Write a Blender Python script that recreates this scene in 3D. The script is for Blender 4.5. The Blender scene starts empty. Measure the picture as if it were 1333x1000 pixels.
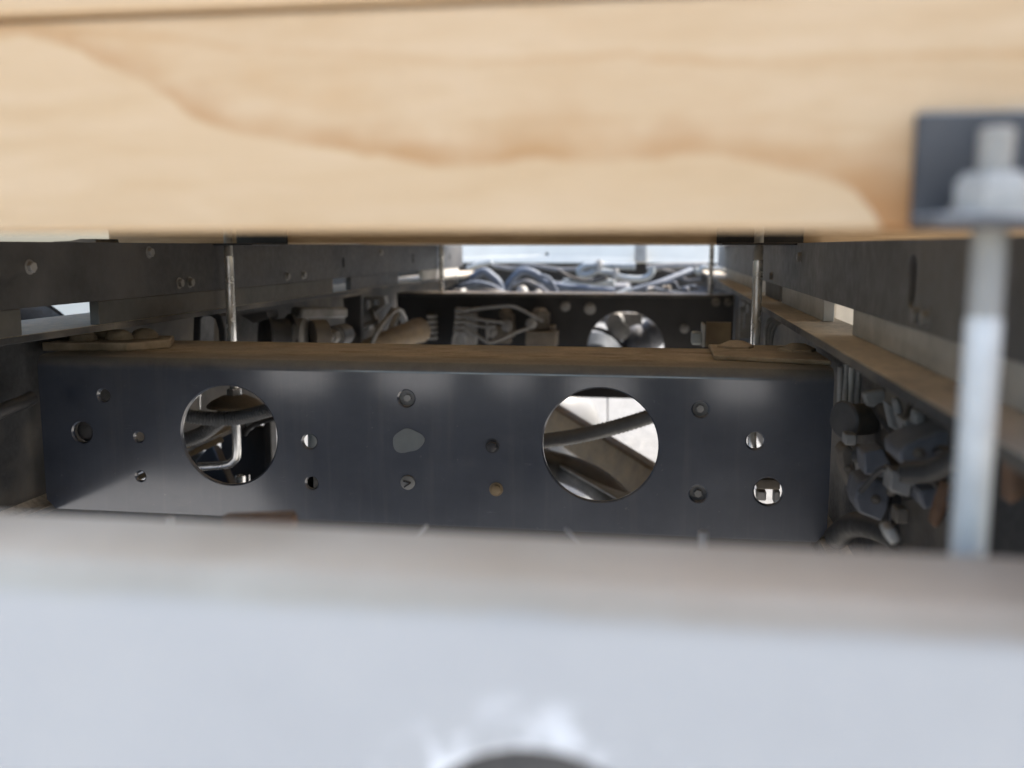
import bpy, bmesh, math, random
from mathutils import Vector, Matrix
from mathutils.geometry import delaunay_2d_cdt
R = math.radians
random.seed(7)
sc = bpy.context.scene
col = sc.collection

# ------------------------------------------------------------------ camera, sky, sun, exposure
H = 0.95                                   # height of the lens above the ground
F_PX = 1250.0
PITCH, YAW = R(8.082), R(8.736)            # tilted down, turned left of the chassis axis (+Y)
cam_d = bpy.data.cameras.new("camera")
cam = bpy.data.objects.new("camera", cam_d); col.objects.link(cam)
cam.location = (0, 0, H)
cam.rotation_euler = (math.pi / 2 - PITCH, 0, YAW)
cam_d.sensor_width = 36.0
cam_d.lens = 36.0 * F_PX / 1333.0
cam_d.clip_start = 0.01; cam_d.clip_end = 2000
cam_d.dof.use_dof = True
cam_d.dof.focus_distance = 1.15
cam_d.dof.aperture_fstop = 4.1
sc.camera = cam

SUN_EL, SUN_AZ = R(46), R(61)              # azimuth measured from +Y towards +X
w = bpy.data.worlds.new("World"); sc.world = w; w.use_nodes = True
nt = w.node_tree
sky = nt.nodes.new("ShaderNodeTexSky"); sky.sky_type = 'NISHITA'; sky.sun_disc = False
sky.sun_elevation = SUN_EL; sky.sun_rotation = SUN_AZ
sky.air_density = 1.0; sky.dust_density = 3.0; sky.ozone_density = 0.3
bg = nt.nodes["Background"]; bg.inputs[1].default_value = 0.13
nt.links.new(sky.outputs[0], bg.inputs[0])
sd = bpy.data.lights.new("sun", 'SUN'); sd.energy = 2.0; sd.angle = R(0.5); sd.color = (1, .95, .87)
sun = bpy.data.objects.new("sun", sd); col.objects.link(sun)
sun.location = (3, 3, 6)
sdir = Vector((math.sin(SUN_AZ) * math.cos(SUN_EL), math.cos(SUN_AZ) * math.cos(SUN_EL), math.sin(SUN_EL)))
sun.rotation_euler = sdir.to_track_quat('Z', 'Y').to_euler()
vs = sc.view_settings
vs.view_transform = 'Standard'; vs.look = 'None'; vs.gamma = 1; vs.exposure = 2.12
sc.cycles.use_denoising = True
sc.cycles.max_bounces = 8

# ------------------------------------------------------------------ unprojection of a photo pixel onto the plane Y
_Fh = Vector((-math.sin(YAW), math.cos(YAW), 0)); _R = Vector((math.cos(YAW), math.sin(YAW), 0))
_F = _Fh * math.cos(PITCH) - Vector((0, 0, 1)) * math.sin(PITCH)
_U = _Fh * math.sin(PITCH) + Vector((0, 0, 1)) * math.cos(PITCH)
def at(px, py, Y):
    d = _F + _R * ((px - 666.5) / F_PX) + _U * ((500 - py) / F_PX)
    p = d * (Y / d.y)
    return Vector((p.x, p.y, p.z + H))
def V(x, y, z): return Vector((x, y, z + H))          # z is given relative to the lens height

# ------------------------------------------------------------------ mesh builder
class MB:
    def __init__(s): s.bm = bmesh.new(); s.mi = 0
    def f(s, vs_, smooth=False):
        try:
            fc = s.bm.faces.new(vs_); fc.material_index = s.mi; fc.smooth = smooth; return fc
        except ValueError: return None
    def hexa(s, P):
        v = [s.bm.verts.new(p) for p in P]
        for q in ((0,3,2,1),(4,5,6,7),(0,1,5,4),(1,2,6,5),(2,3,7,6),(3,0,4,7)): s.f([v[i] for i in q])
        return s
    def box(s, a, b):
        x0,y0,z0 = a; x1,y1,z1 = b
        return s.hexa([(x0,y0,z0),(x1,y0,z0),(x1,y1,z0),(x0,y1,z0),(x0,y0,z1),(x1,y0,z1),(x1,y1,z1),(x0,y1,z1)])
    def zbox(s, x0, x1, y0, y1, z0, z1): return s.box((x0, y0, z0 + H), (x1, y1, z1 + H))
    def bar(s, p, q, wd, ht, up=(0, 0, 1)):            # box bar from p to q
        p, q = Vector(p), Vector(q); d = (q - p).normalized(); up = Vector(up)
        sd_ = d.cross(up)
        if sd_.length < 1e-4: sd_ = d.cross(Vector((1, 0, 0)))
        sd_.normalize(); u = sd_.cross(d)
        a, b = sd_ * wd / 2, u * ht / 2
        return s.hexa([p-a-b, p+a-b, q+a-b, q-a-b, p-a+b, p+a+b, q+a+b, q-a+b])
    def prism(s, poly, fn, t0, t1):                    # polygon (u,v) extruded between t0 and t1; fn(u,v,t) -> point
        a = [s.bm.verts.new(fn(u, v, t0)) for u, v in poly]; b = [s.bm.verts.new(fn(u, v, t1)) for u, v in poly]
        s.f(a[::-1]); s.f(b); n = len(poly)
        for i in range(n): s.f([a[i], a[(i+1) % n], b[(i+1) % n], b[i]])
        return s
    def rings(s, rr, cap=True, smooth=True):
        n = len(rr[0])
        for a, b in zip(rr, rr[1:]):
            for i in range(n): s.f([a[i], a[(i+1) % n], b[(i+1) % n], b[i]], smooth)
        if cap: s.f(rr[0][::-1]); s.f(rr[-1])
    def lathe(s, p, q, prof, seg=20, smooth=True, ph=0.0):   # prof: (distance along p->q, radius)
        p, q = Vector(p), Vector(q); d = (q - p).normalized()
        e = d.orthogonal().normalized(); g = d.cross(e)
        rr = []
        for t, r in prof:
            r = max(r, 1e-5)
            rr.append([s.bm.verts.new(p + d*t + (e*math.cos(ph+2*math.pi*i/seg) + g*math.sin(ph+2*math.pi*i/seg))*r) for i in range(seg)])
        s.rings(rr, True, smooth); return s
    def cyl(s, p, q, r, seg=20, ch=0.0006):
        L = (Vector(q) - Vector(p)).length
        return s.lathe(p, q, [(0, r-ch), (ch, r), (L-ch, r), (L, r-ch)], seg)
    def tube(s, pts, r, seg=12, corr=0.0, step=None, closed=False):
        pts = [Vector(p) for p in pts]
        if len(pts) > 2:                                # Catmull-Rom
            P = [pts[0]*2 - pts[1]] + pts + [pts[-1]*2 - pts[-2]]; o = []
            for i in range(1, len(P)-2):
                for k in range(8):
                    t = k/8
                    o.append(0.5*((2*P[i]) + (P[i+1]-P[i-1])*t + (2*P[i-1]-5*P[i]+4*P[i+1]-P[i+2])*t*t + (3*P[i]-P[i-1]-3*P[i+1]+P[i+2])*t**3))
            pts = o + [P[-2]]
        if step:                                        # even resampling, for corrugated hose
            o = [pts[0]]; acc = 0.0
            for a, b in zip(pts, pts[1:]):
                L = (b-a).length; d0 = step - acc
                while d0 <= L: o.append(a.lerp(b, d0/L)); d0 += step
                acc = (acc + L) % step
            pts = o
        rr = []; up = None
        for i, p in enumerate(pts):
            d = (pts[min(i+1, len(pts)-1)] - pts[max(i-1, 0)]).normalized()
            up = d.orthogonal().normalized() if up is None else (up - d*up.dot(d)).normalized()
            g = d.cross(up); k = r(i/(len(pts)-1)) if callable(r) else r
            if corr: k *= (1 + corr) if i % 2 else (1 - corr)
            rr.append([s.bm.verts.new(p + (up*math.cos(2*math.pi*j/seg) + g*math.sin(2*math.pi*j/seg))*k) for j in range(seg)])
        s.rings(rr); return s
    def ball(s, c, rx, ry=None, rz=None, sub=2):
        m = Matrix.Translation(Vector(c)) @ Matrix.Diagonal((rx, ry or rx, rz or rx, 1))
        n0 = len(s.bm.faces)
        bmesh.ops.create_icosphere(s.bm, subdivisions=sub, radius=1, matrix=m)
        s.bm.faces.ensure_lookup_table()
        for fc in s.bm.faces[n0:]: fc.smooth = True; fc.material_index = s.mi
        return s
    def hexbolt(s, p, d, r, h, stud=0.0):               # hex head on point p along d, with a washer face
        p, d = Vector(p), Vector(d).normalized()
        s.lathe(p, p + d, [(0, r*1.32), (r*.16, r*1.32), (r*.17, r*1.2)], 20, False)
        s.lathe(p + d*r*.15, p + d, [(0, r), (h*.82, r), (h, r*.84)], 6, False)
        if stud: s.lathe(p + d*(r*.15 + h*.9), p + d*2, [(0, r*.52), (stud*.85, r*.52), (stud, r*.4)], 12)
        return s
    def plate(s, outline, holes, fn, t, ch=0.0012):      # plate with real holes; fn(u,v,w) w=0 front face, w=t back
        def grow(lp, k):
            cx = sum(p[0] for p in lp)/len(lp); cy = sum(p[1] for p in lp)/len(lp); o = []
            for u, v in lp:
                L = math.hypot(u-cx, v-cy); o.append((cx + (u-cx)*(L+k)/L, cy + (v-cy)*(L+k)/L))
            return o
        loops = [outline] + [grow(h, ch) for h in holes]
        pts, edges, off = [], [], []
        for lp in loops:
            o = len(pts); off.append(o); pts += [Vector(p) for p in lp]
            edges += [(o+i, o+(i+1) % len(lp)) for i in range(len(lp))]
        vo, eo, fo, ov, oe, of = delaunay_2d_cdt(pts, edges, [], 1, 1e-6)
        def inside(p, lp):
            c = False
            for i in range(len(lp)):
                (x1, y1), (x2, y2) = lp[i], lp[i-1]
                if (y1 > p[1]) != (y2 > p[1]) and p[0] < (x2-x1)*(p[1]-y1)/(y2-y1)+x1: c = not c
            return c
        keep = []
        for fc in fo:
            c = (sum(vo[i][0] for i in fc)/len(fc), sum(vo[i][1] for i in fc)/len(fc))
            if inside(c, outline) and not any(inside(c, h) for h in loops[1:]): keep.append(fc)
        fr = [s.bm.verts.new(fn(v[0], v[1], 0)) for v in vo]; bk = [s.bm.verts.new(fn(v[0], v[1], t)) for v in vo]
        for fc in keep: s.f([fr[i] for i in fc]); s.f([bk[i] for i in fc][::-1])
        n2o = {}
        for i, l in enumerate(ov):
            for k in l: n2o[k] = i
        n = len(outline)
        for i in range(n):
            a, b = n2o[i], n2o[(i+1) % n]; s.f([fr[a], bk[a], bk[b], fr[b]])
        for hi, h in enumerate(holes):
            o = off[hi+1]; n = len(h)
            r1 = [s.bm.verts.new(fn(u, v, ch)) for u, v in h]; r2 = [s.bm.verts.new(fn(u, v, t-ch)) for u, v in h]
            r0 = [fr[n2o[o+i]] for i in range(n)]; r3 = [bk[n2o[o+i]] for i in range(n)]
            for A, B in ((r0, r1), (r1, r2), (r2, r3)):
                for i in range(n): s.f([A[i], B[i], B[(i+1) % n], A[(i+1) % n]], True)
        return s
    def build(s, name, mats, parent=None, loc=None, bevel=0.0, label=None, cat=None, group=None, kind=None, sharp=40):
        bm = s.bm
        bm.verts.ensure_lookup_table()
        loose = [v for v in bm.verts if not v.link_faces]
        if loose: bmesh.ops.delete(bm, geom=loose, context='VERTS')
        bmesh.ops.recalc_face_normals(bm, faces=bm.faces)
        for e in bm.edges:
            if len(e.link_faces) == 2 and e.calc_face_angle(0) > R(sharp): e.smooth = False
        for fc in bm.faces: fc.smooth = True
        if parent is not None:
            wl = Vector(parent.location); pp = parent.parent
            while pp: wl += Vector(pp.location); pp = pp.parent
            o_loc = Vector((0, 0, 0)); base = wl
        else:
            if loc is None:
                xs = [v.co for v in bm.verts]
                lo = Vector([min(c[i] for c in xs) for i in range(3)]); hi = Vector([max(c[i] for c in xs) for i in range(3)])
                loc = Vector(((lo.x+hi.x)/2, (lo.y+hi.y)/2, lo.z))
            o_loc = Vector(loc); base = o_loc
        for v in bm.verts: v.co -= base
        me = bpy.data.meshes.new(name); bm.to_mesh(me); bm.free()
        for m in (mats if isinstance(mats, (list, tuple)) else [mats]): me.materials.append(m)
        o = bpy.data.objects.new(name, me); col.objects.link(o); o.location = o_loc
        if parent is not None: o.parent = parent
        if bevel:
            b = o.modifiers.new("bevel", 'BEVEL'); b.width = bevel; b.segments = 2; b.limit_method = 'ANGLE'; b.angle_limit = R(45)
        return tag(o, label, cat, group, kind)
def tag(o, label=None, cat=None, group=None, kind=None):
    if label: o['label'] = label
    if cat: o['category'] = cat
    if group: o['group'] = group
    if kind: o['kind'] = kind
    return o
def thing(name, loc, label, cat, group=None):
    o = bpy.data.objects.new(name, None); col.objects.link(o); o.location = Vector(loc); o.empty_display_size = .02
    return tag(o, label, cat, group)
def circ(u, v, r, n=28): return [(u + r*math.cos(2*math.pi*i/n), v + r*math.sin(2*math.pi*i/n)) for i in range(n)]
def copies(o, shifts):                                   # copies of a part under the same parent
    for d in shifts:
        c = o.copy(); col.objects.link(c); c.parent = o.parent; c.location = Vector(o.location) + Vector(d)

# ------------------------------------------------------------------ materials
class NT:
    def __init__(s, name):
        s.m = bpy.data.materials.new(name); s.m.use_nodes = True; s.t = s.m.node_tree
        s.b = s.t.nodes["Principled BSDF"]; s.tc = s.t.nodes.new("ShaderNodeTexCoord").outputs['Object']
    def n(s, typ, **kw):
        o = s.t.nodes.new(typ)
        for k, v in kw.items(): setattr(o, k, v)
        return o
    def link(s, a, b):
        if hasattr(a, 'is_output') or isinstance(a, bpy.types.NodeSocket): s.t.links.new(a, b)
        else: b.default_value = a
    def mapv(s, scale=(1, 1, 1), loc=(0, 0, 0), rot=(0, 0, 0)):
        m = s.n("ShaderNodeMapping"); s.link(s.tc, m.inputs[0])
        m.inputs[1].default_value = loc; m.inputs[2].default_value = rot; m.inputs[3].default_value = scale
        return m.outputs[0]
    def noise(s, scale, detail=4, rough=.55, vec=None, dist=0.0):
        o = s.n("ShaderNodeTexNoise"); s.link(vec or s.tc, o.inputs['Vector'])
        o.inputs['Scale'].default_value = scale; o.inputs['Detail'].default_value = detail
        o.inputs['Roughness'].default_value = rough; o.inputs['Distortion'].default_value = dist
        return o.outputs[0]
    def rng(s, x, a, b, c=0.0, d=1.0, smooth=False):
        o = s.n("ShaderNodeMapRange"); o.clamp = True
        if smooth: o.interpolation_type = 'SMOOTHSTEP'
        s.link(x, o.inputs[0])
        for i, v in zip((1, 2, 3, 4), (a, b, c, d)): s.link(v, o.inputs[i])
        return o.outputs[0]
    def math(s, op, a, b=0.0, clamp=False):
        o = s.n("ShaderNodeMath", operation=op, use_clamp=clamp); s.link(a, o.inputs[0]); s.link(b, o.inputs[1]); return o.outputs[0]
    def mix(s, fac, a, b):
        o = s.n("ShaderNodeMix", data_type='RGBA')
        s.link(fac, o.inputs[0])
        for v, i in ((a, 6), (b, 7)):
            if isinstance(v, (tuple, list)): o.inputs[i].default_value = (*v[:3], 1)
            else: s.link(v, o.inputs[i])
        return o.outputs[2]
    def bump(s, h, strength=.3, dist=.001):
        o = s.n("ShaderNodeBump"); o.inputs['Strength'].default_value = strength; o.inputs['Distance'].default_value = dist
        s.link(h, o.inputs['Height']); s.t.links.new(o.outputs[0], s.b.inputs['Normal'])
    def sep(s, v=None):
        o = s.n("ShaderNodeSeparateXYZ"); s.link(v or s.tc, o.inputs[0]); return o.outputs
    def up(s):                                           # how far the face looks upwards (dust lies there)
        g = s.n("ShaderNodeNewGeometry"); return s.sep(g.outputs['Normal'])[2]
    def set(s, base=None, rough=None, metal=None, spec=None, coat=None):
        for k, v in (('Base Color', base), ('Roughness', rough), ('Metallic', metal), ('Specular IOR Level', spec), ('Coat Weight', coat)):
            if v is None: continue
            if isinstance(v, (tuple, list)): s.b.inputs[k].default_value = (*v[:3], 1)
            else: s.link(v, s.b.inputs[k])
        return s.m

def grime(name, base, dark=None, rough=(.45, .7), metal=0.0, scale=22, dust=(.16, .12, .085), dust_up=.9, dust_all=.18, bump=.25, spec=.5):
    """painted or cast part with blotchy wear, and dust lying on what looks upwards"""
    k = NT(name); dark = dark or tuple(c*.55 for c in base)
    n1 = k.noise(scale, 6, .62); n2 = k.noise(scale*6, 4, .6); n3 = k.noise(scale*.3, 3)
    c = k.mix(k.rng(n1, .32, .68), dark, base)
    fac = k.math('ADD', k.math('MULTIPLY', k.rng(k.up(), .35, .85, 0, 1), dust_up), k.math('MULTIPLY', k.rng(n3, .42, .75), dust_all*2))
    fac = k.math('MULTIPLY', fac, k.rng(n2, .25, .6, .45, 1), True)
    c = k.mix(fac, c, k.mix(k.rng(n1, .3, .7), tuple(d*.7 for d in dust), dust))
    r = k.math('MAXIMUM', k.rng(n2, .3, .7, *rough), k.math('MULTIPLY', fac, .92))
    k.bump(n2, bump, .0012)
    return k.set(c, r, metal, spec)

def crossmember_paint():
    k = NT("black_crossmember_paint")
    n1 = k.noise(9, 5, .6); n2 = k.noise(160, 3, .6); n3 = k.noise(34, 5, .65)
    c = k.mix(k.rng(n1, .3, .7), (.016, .022, .037), (.029, .039, .060))
    # long thin scratches and scuffs
    sc1 = k.noise(7, 3, .5, k.mapv((1, 1, 9), rot=(0, .55, 0)), 1.2)
    scm = k.math('MULTIPLY', k.rng(k.math('ABSOLUTE', k.math('SUBTRACT', sc1, .5)), 0, .006, 1, 0), k.rng(n3, .58, .7))
    c = k.mix(k.math('MULTIPLY', scm, .5), c, (.16, .16, .16))
    drip = k.rng(k.noise(5, 4, .6, k.mapv((14, 1, .9))), .52, .75)
    c = k.mix(k.math('MULTIPLY', drip, .16), c, (.13, .125, .115))
    spk = k.math('MULTIPLY', k.rng(k.noise(150, 3, .6), .66, .74), k.rng(k.noise(8, 3), .42, .62))
    c = k.mix(k.math('MULTIPLY', spk, .5), c, (.19, .18, .165))
    smear = k.rng(k.noise(5, 5, .65, k.mapv((1, 1, 2.5), (4, 0, 0))), .56, .74)
    c = k.mix(k.math('MULTIPLY', smear, .15), c, (.15, .145, .135))
    film = k.rng(n1, .3, .8, .04, .20)                    # thin film of dust
    c = k.mix(film, c, (.15, .14, .13))
    x, y, z = k.sep()
    top = k.rng(k.up(), .72, .97, 0, 1, True)
    edge = k.rng(k.math('ADD', z, k.math('MULTIPLY', n3, .010)), .186, .2045, 0, 1, True)
    dcol = k.mix(k.rng(k.noise(26, 6, .65), .3, .7), (.42, .325, .215), (.66, .53, .38))
    dcol = k.mix(k.rng(k.noise(8, 3), .45, .62), dcol, (.45, .38, .29))
    dcol = k.mix(k.math('MULTIPLY', k.rng(k.noise(19, 5, .65, k.mapv((.7, 1.6, 1))), .52, .66), .6), dcol, (.24, .155, .09))
    dm = k.math('MAXIMUM', top, k.math('MULTIPLY', edge, .62), True)
    dcol = k.mix(top, (.17, .155, .13), dcol)
    dcol = k.mix(k.rng(k.math('ADD', y, k.math('MULTIPLY', n3, .05)), .045, .105, .8, 0, True), dcol, (.29, .255, .205))
    dcol = k.mix(k.rng(k.noise(240, 4, .7), .52, .72, 0, .45), dcol, (.17, .12, .075))
    c = k.mix(dm, c, dcol)
    r = k.math('MAXIMUM', k.rng(n1, .3, .75, .36, .46), k.math('MULTIPLY', dm, .95))
    k.bump(k.noise(11, 2), .10, .0015)
    k.b.inputs['Coat Roughness'].default_value = .14; k.b.inputs['Coat IOR'].default_value = 1.85
    return k.set(c, r, 0, .5, k.math('MULTIPLY', k.math('SUBTRACT', 1.0, dm), .75))

def primer_plate():
    k = NT("pale_primer_paint")
    n1 = k.noise(11, 5, .6); n2 = k.noise(90, 4)
    c = k.mix(k.rng(n1, .3, .7), (.335, .334, .332), (.39, .388, .384))
    x, y, z = k.sep()
    d = k.math('SQRT', k.math('ADD', k.math('POWER', k.math('ADD', x, XH0), 2), k.math('POWER', k.math('SUBTRACT', z, ZH0), 2)))
    spl = k.math('MULTIPLY', k.rng(d, .044, .066, 1, 0), k.rng(k.noise(75, 3), .48, .62))
    c = k.mix(k.math('MULTIPLY', spl, .75), c, (.86, .87, .88))
    top = k.rng(k.math('ADD', k.up(), k.math('MULTIPLY', k.math('SUBTRACT', n1, .5), .5)), -.05, .62, 0, 1, True)
    dust = k.mix(k.rng(k.noise(13, 4), .3, .7), (.29, .255, .195), (.38, .35, .285))
    warm = k.rng(k.math('ADD', x, k.math('MULTIPLY', n1, .2)), .10, .40)
    dust = k.mix(warm, dust, (.25, .18, .12))
    c = k.mix(k.math('MULTIPLY', top, .94), c, dust)
    k.bump(n2, .12, .0008)
    return k.set(c, k.rng(n1, .3, .7, .42, .6), 0, .4)

def wood_face():
    """pale plywood or maple: fine streaks plus the two long growth-ring lines of this very board"""
    k = NT("pale_timber_face")
    x, y, z = k.sep()
    X0, X1, Z0, Z1 = -.34, .20, -.005, .105
    def curve(pts):
        fc = k.n("ShaderNodeFloatCurve"); cu = fc.mapping.curves[0]
        w_ = [at(a, b, .375) for a, b in pts]
        uv = [((p.x - X0)/(X1-X0), (p.z - H - Z0)/(Z1-Z0)) for p in w_]
        cu.points[0].location = uv[0]; cu.points[1].location = uv[-1]
        for q in uv[1:-1]: cu.points.new(*q)
        fc.mapping.update()
        u = k.rng(k.math('ADD', x, TBX), X0, X1)
        k.link(u, fc.inputs['Value'])
        return k.math('ADD', k.math('MULTIPLY', fc.outputs[0], Z1-Z0), Z0)
    fine = k.noise(8, 5, .6, k.mapv((5, 1, 70)))
    med = k.noise(5, 4, .55, k.mapv((2.2, 1, 16)), .6)
    wob = k.math('ADD', k.math('MULTIPLY', k.math('SUBTRACT', k.noise(42, 6, .68, k.mapv((1, 1, 1.7))), .5), .0085), k.math('MULTIPLY', k.math('SUBTRACT', k.noise(14, 2), .5), .007))
    zz = k.math('ADD', k.math('ADD', z, TBZ), wob)
    c = k.mix(k.rng(med, .3, .7), (.51, .345, .19), (.585, .425, .265))
    c = k.mix(k.rng(fine, .35, .7, 0, .22), c, (.46, .30, .165))
    fib = k.noise(30, 4, .7, k.mapv((3, 1, 34)))
    c = k.mix(k.rng(fib, .5, .78, 0, .30), c, (.43, .27, .13))
    c = k.mix(k.rng(fib, .22, .42, .22, 0), c, (.70, .53, .35))
    A = k.math('SUBTRACT', zz, curve([(-200, 20), (0, 42), (110, 72), (210, 122), (270, 160), (400, 190), (500, 204), (600, 213), (700, 205), (780, 211), (860, 203), (900, 198), (970, 204), (1050, 227), (1100, 240), (1135, 272), (1170, 312), (1333, 330)]))
    # lighter sapwood below the line
    c = k.mix(k.rng(A, -.0012, .0004, .18, 0), c, (.575, .405, .225))
    wid = k.rng(k.noise(17, 3, .5, k.mapv((1, 1, .4), (3, 0, 0))), .35, .7, .010, .034)
    soft = k.math('MULTIPLY', k.rng(A, -.0010, .0016, 0, 1, True), k.rng(A, .0006, wid, 1, 0, True))
    brk = k.rng(k.noise(22, 4, .6), .3, .65, .18, 1)
    c = k.mix(k.math('MULTIPLY', k.math('MULTIPLY', soft, brk), .8), c, (.40, .21, .075))
    Bz = k.math('ABSOLUTE', k.math('SUBTRACT', zz, curve([(-200, 60), (100, 42), (200, 48), (330, 62), (450, 70), (600, 80), (720, 79), (850, 75), (1000, 80), (1150, 74), (1400, 66)])))
    c = k.mix(k.math('MULTIPLY', k.rng(Bz, .0, .0028, .6, 0, True), brk), c, (.42, .235, .09))
    blot = k.math('MULTIPLY', k.rng(k.noise(9, 4, .6, k.mapv((1, 1, 2.6), (7, 0, 2))), .52, .74, 0, 1, True), k.rng(A, .0, .012))
    c = k.mix(k.math('MULTIPLY', blot, .38), c, (.47, .27, .11))
    for (px, py, rx, ry, st) in ((885, 182, 46, 34, .55), (552, 197, 52, 17, .5), (425, 182, 46, 20, .4), (985, 208, 110, 16, .55), (250, 140, 70, 34, .4), (140, 88, 90, 30, .3), (1165, 235, 62, 62, .75), (690, 206, 60, 14, .3)):
        w_ = at(px, py, .375); kx = .375/1250
        ex = k.math('DIVIDE', k.math('SUBTRACT', k.math('ADD', k.math('ADD', x, TBX), k.math('MULTIPLY', wob, 2.0)), w_.x), rx*kx)
        ez = k.math('DIVIDE', k.math('SUBTRACT', zz, w_.z - H), ry*kx)
        d2 = k.math('ADD', k.math('MULTIPLY', ex, ex), k.math('MULTIPLY', ez, ez))
        c = k.mix(k.math('MULTIPLY', k.math('MULTIPLY', k.rng(d2, .0, 1.5, .75, 0, True), st), k.rng(A, -.0012, .0012, .12, 1)), c, (.40, .21, .08))
    stain = k.math('MULTIPLY', k.rng(k.math('ADD', k.math('ADD', x, TBX), wob), .040, .075, 0, 1, True), k.rng(k.math('ADD', zz, wob), .034, .014, 0, 1, True))
    stain = k.math('MULTIPLY', stain, k.rng(A, -.001, .001))
    c = k.mix(k.math('MULTIPLY', stain, .9), c, (.37, .175, .06))
    k.bump(fine, .15, .0006)
    return k.set(c, k.rng(fine, .3, .7, .5, .65), 0, .35)

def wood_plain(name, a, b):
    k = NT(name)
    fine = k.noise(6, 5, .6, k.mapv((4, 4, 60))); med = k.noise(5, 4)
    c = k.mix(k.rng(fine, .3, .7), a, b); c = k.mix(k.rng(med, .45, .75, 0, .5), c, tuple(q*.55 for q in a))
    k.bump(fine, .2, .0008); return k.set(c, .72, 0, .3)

def zinc(name, base=(.88, .88, .86), rough=(.16, .32), metal=.7):
    k = NT(name); n1 = k.noise(60, 4); n2 = k.noise(14, 3)
    c = k.mix(k.rng(n1, .3, .75), base, tuple(q*.72 for q in base))
    c = k.mix(k.rng(n2, .58, .78, 0, .35), c, (.30, .25, .19))
    k.bump(n1, .12, .0005)
    return k.set(c, k.rng(n1, .3, .7, *rough), metal)

def ground_mat():
    k = NT("gravel_ground"); n1 = k.noise(.8, 5); n2 = k.noise(14, 5, .65)
    vo = k.n("ShaderNodeTexVoronoi"); vo.inputs['Scale'].default_value = 38; k.link(k.tc, vo.inputs['Vector'])
    c = k.mix(k.rng(n2, .3, .7), (.145, .14, .13), (.235, .23, .215)); c = k.mix(k.rng(n1, .4, .7, 0, .5), c, (.18, .17, .15))
    c = k.mix(k.rng(vo.outputs['Distance'], .0, .5, .6, 0), c, (.11, .10, .09))
    k.bump(k.math('ADD', n2, vo.outputs['Distance']), .6, .012); return k.set(c, .9)

# placement constants some materials need
TBX, TBZ = -.20, .0067                     # origin of the front timber beam (x, z above lens)
RCX, RCZ = -.10, -.42                      # origin of the rear crossmember
_h = at(695, 978, .27); XH, ZH, RH = _h.x, _h.z - H - .046, .046
XH0, ZH0 = -(XH - RCX), ZH - RCZ
XH0 = -(XH - RCX)
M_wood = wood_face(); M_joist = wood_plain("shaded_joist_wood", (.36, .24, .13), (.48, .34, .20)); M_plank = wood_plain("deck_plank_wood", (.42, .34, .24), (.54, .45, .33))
M_primer = primer_plate(); M_cross = crossmember_paint()
M_zinc = zinc("zinc_plated_steel"); M_thread = zinc("dull_zinc_thread", (.46, .45, .42), (.5, .7), .25)
M_cap = zinc("matt_zinc_nut", (.40, .38, .34), (.55, .7), .1); M_pale = zinc("pale_zinc_rod", (.66, .635, .58), (.45, .6), .12)
M_rail = grime("dull_black_rail_paint", (.046, .047, .050), (.022, .023, .025), (.42, .62), dust=(.15, .13, .11), dust_all=.16, scale=14)
M_rail_lit = grime("lit_dusty_rail_paint", (.135, .136, .138), (.065, .066, .068), (.45, .65), dust=(.23, .215, .19), dust_all=.34, scale=9)  # lighter copy of M_rail: the right rail's extra light put into paint and dust
M_frame = grime("dusty_frame_paint", (.026, .027, .029), None, (.5, .7), dust=(.62, .52, .39), dust_up=1.0, dust_all=.16)
M_dusty = grime("caked_road_dust", (.36, .285, .20), (.23, .18, .12), (.8, .95), dust=(.60, .48, .34), dust_up=1.0, dust_all=.6, scale=40)
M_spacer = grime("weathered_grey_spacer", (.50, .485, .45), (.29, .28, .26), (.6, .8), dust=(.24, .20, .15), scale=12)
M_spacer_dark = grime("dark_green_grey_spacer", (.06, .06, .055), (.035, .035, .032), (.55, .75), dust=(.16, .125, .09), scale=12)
M_black = grime("matt_black_paint", (.012, .012, .014), None, (.4, .6), dust=(.15, .115, .08), dust_all=.015)
M_cast = grime("dusty_cast_iron", (.13, .115, .095), (.06, .052, .045), (.65, .85), dust=(.22, .18, .13), dust_all=.3)
M_grey = grime("dusty_grey_metal", (.26, .26, .255), (.12, .12, .12), (.45, .65), dust=(.26, .23, .19), dust_all=.25)
M_lightgrey = grime("pale_grey_metal", (.42, .42, .40), (.26, .26, .25), (.4, .6), dust=(.30, .26, .21), dust_all=.2)
M_bracket = grime("dark_grey_bracket_paint", (.085, .083, .083), (.055, .054, .054), (.65, .8), spec=.2, dust=(.55, .53, .5), dust_up=1.0, dust_all=.08)
M_rust = grime("rusty_brown_steel", (.20, .105, .055), (.09, .05, .03), (.75, .9), dust=(.24, .17, .11), dust_all=.2)
M_brown = grime("brown_primer_steel", (.21, .15, .075), (.12, .085, .048), (.5, .7), dust=(.2, .15, .1), dust_all=.1)
M_rubber = grime("black_rubber", (.022, .022, .023), None, (.5, .75), dust=(.14, .12, .10), dust_all=.25)
M_conduit = grime("grey_black_conduit_plastic", (.17, .175, .18), (.09, .095, .10), (.4, .55), dust=(.16, .15, .14), dust_all=.25)
M_bluehose = grime("dusty_blue_grey_hose", (.075, .095, .13), (.028, .036, .052), (.5, .7), dust=(.22, .245, .28), dust_up=.45, dust_all=.3, scale=38)
M_bluebox = grime("slate_blue_grey_plastic", (.095, .102, .122), (.045, .05, .062), (.5, .7), dust=(.22, .215, .21), dust_up=.6, dust_all=.22)
M_palepipe = grime("pale_grey_pipe", (.36, .385, .385), (.22, .245, .25), (.4, .6), dust=(.55, .55, .52), dust_up=.3, dust_all=.1)
M_white = grime("white_cab_paint", (.74, .71, .61), (.67, .64, .55), (.3, .45), dust=(.5, .47, .42), dust_up=.3, dust_all=.07, scale=8)
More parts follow.
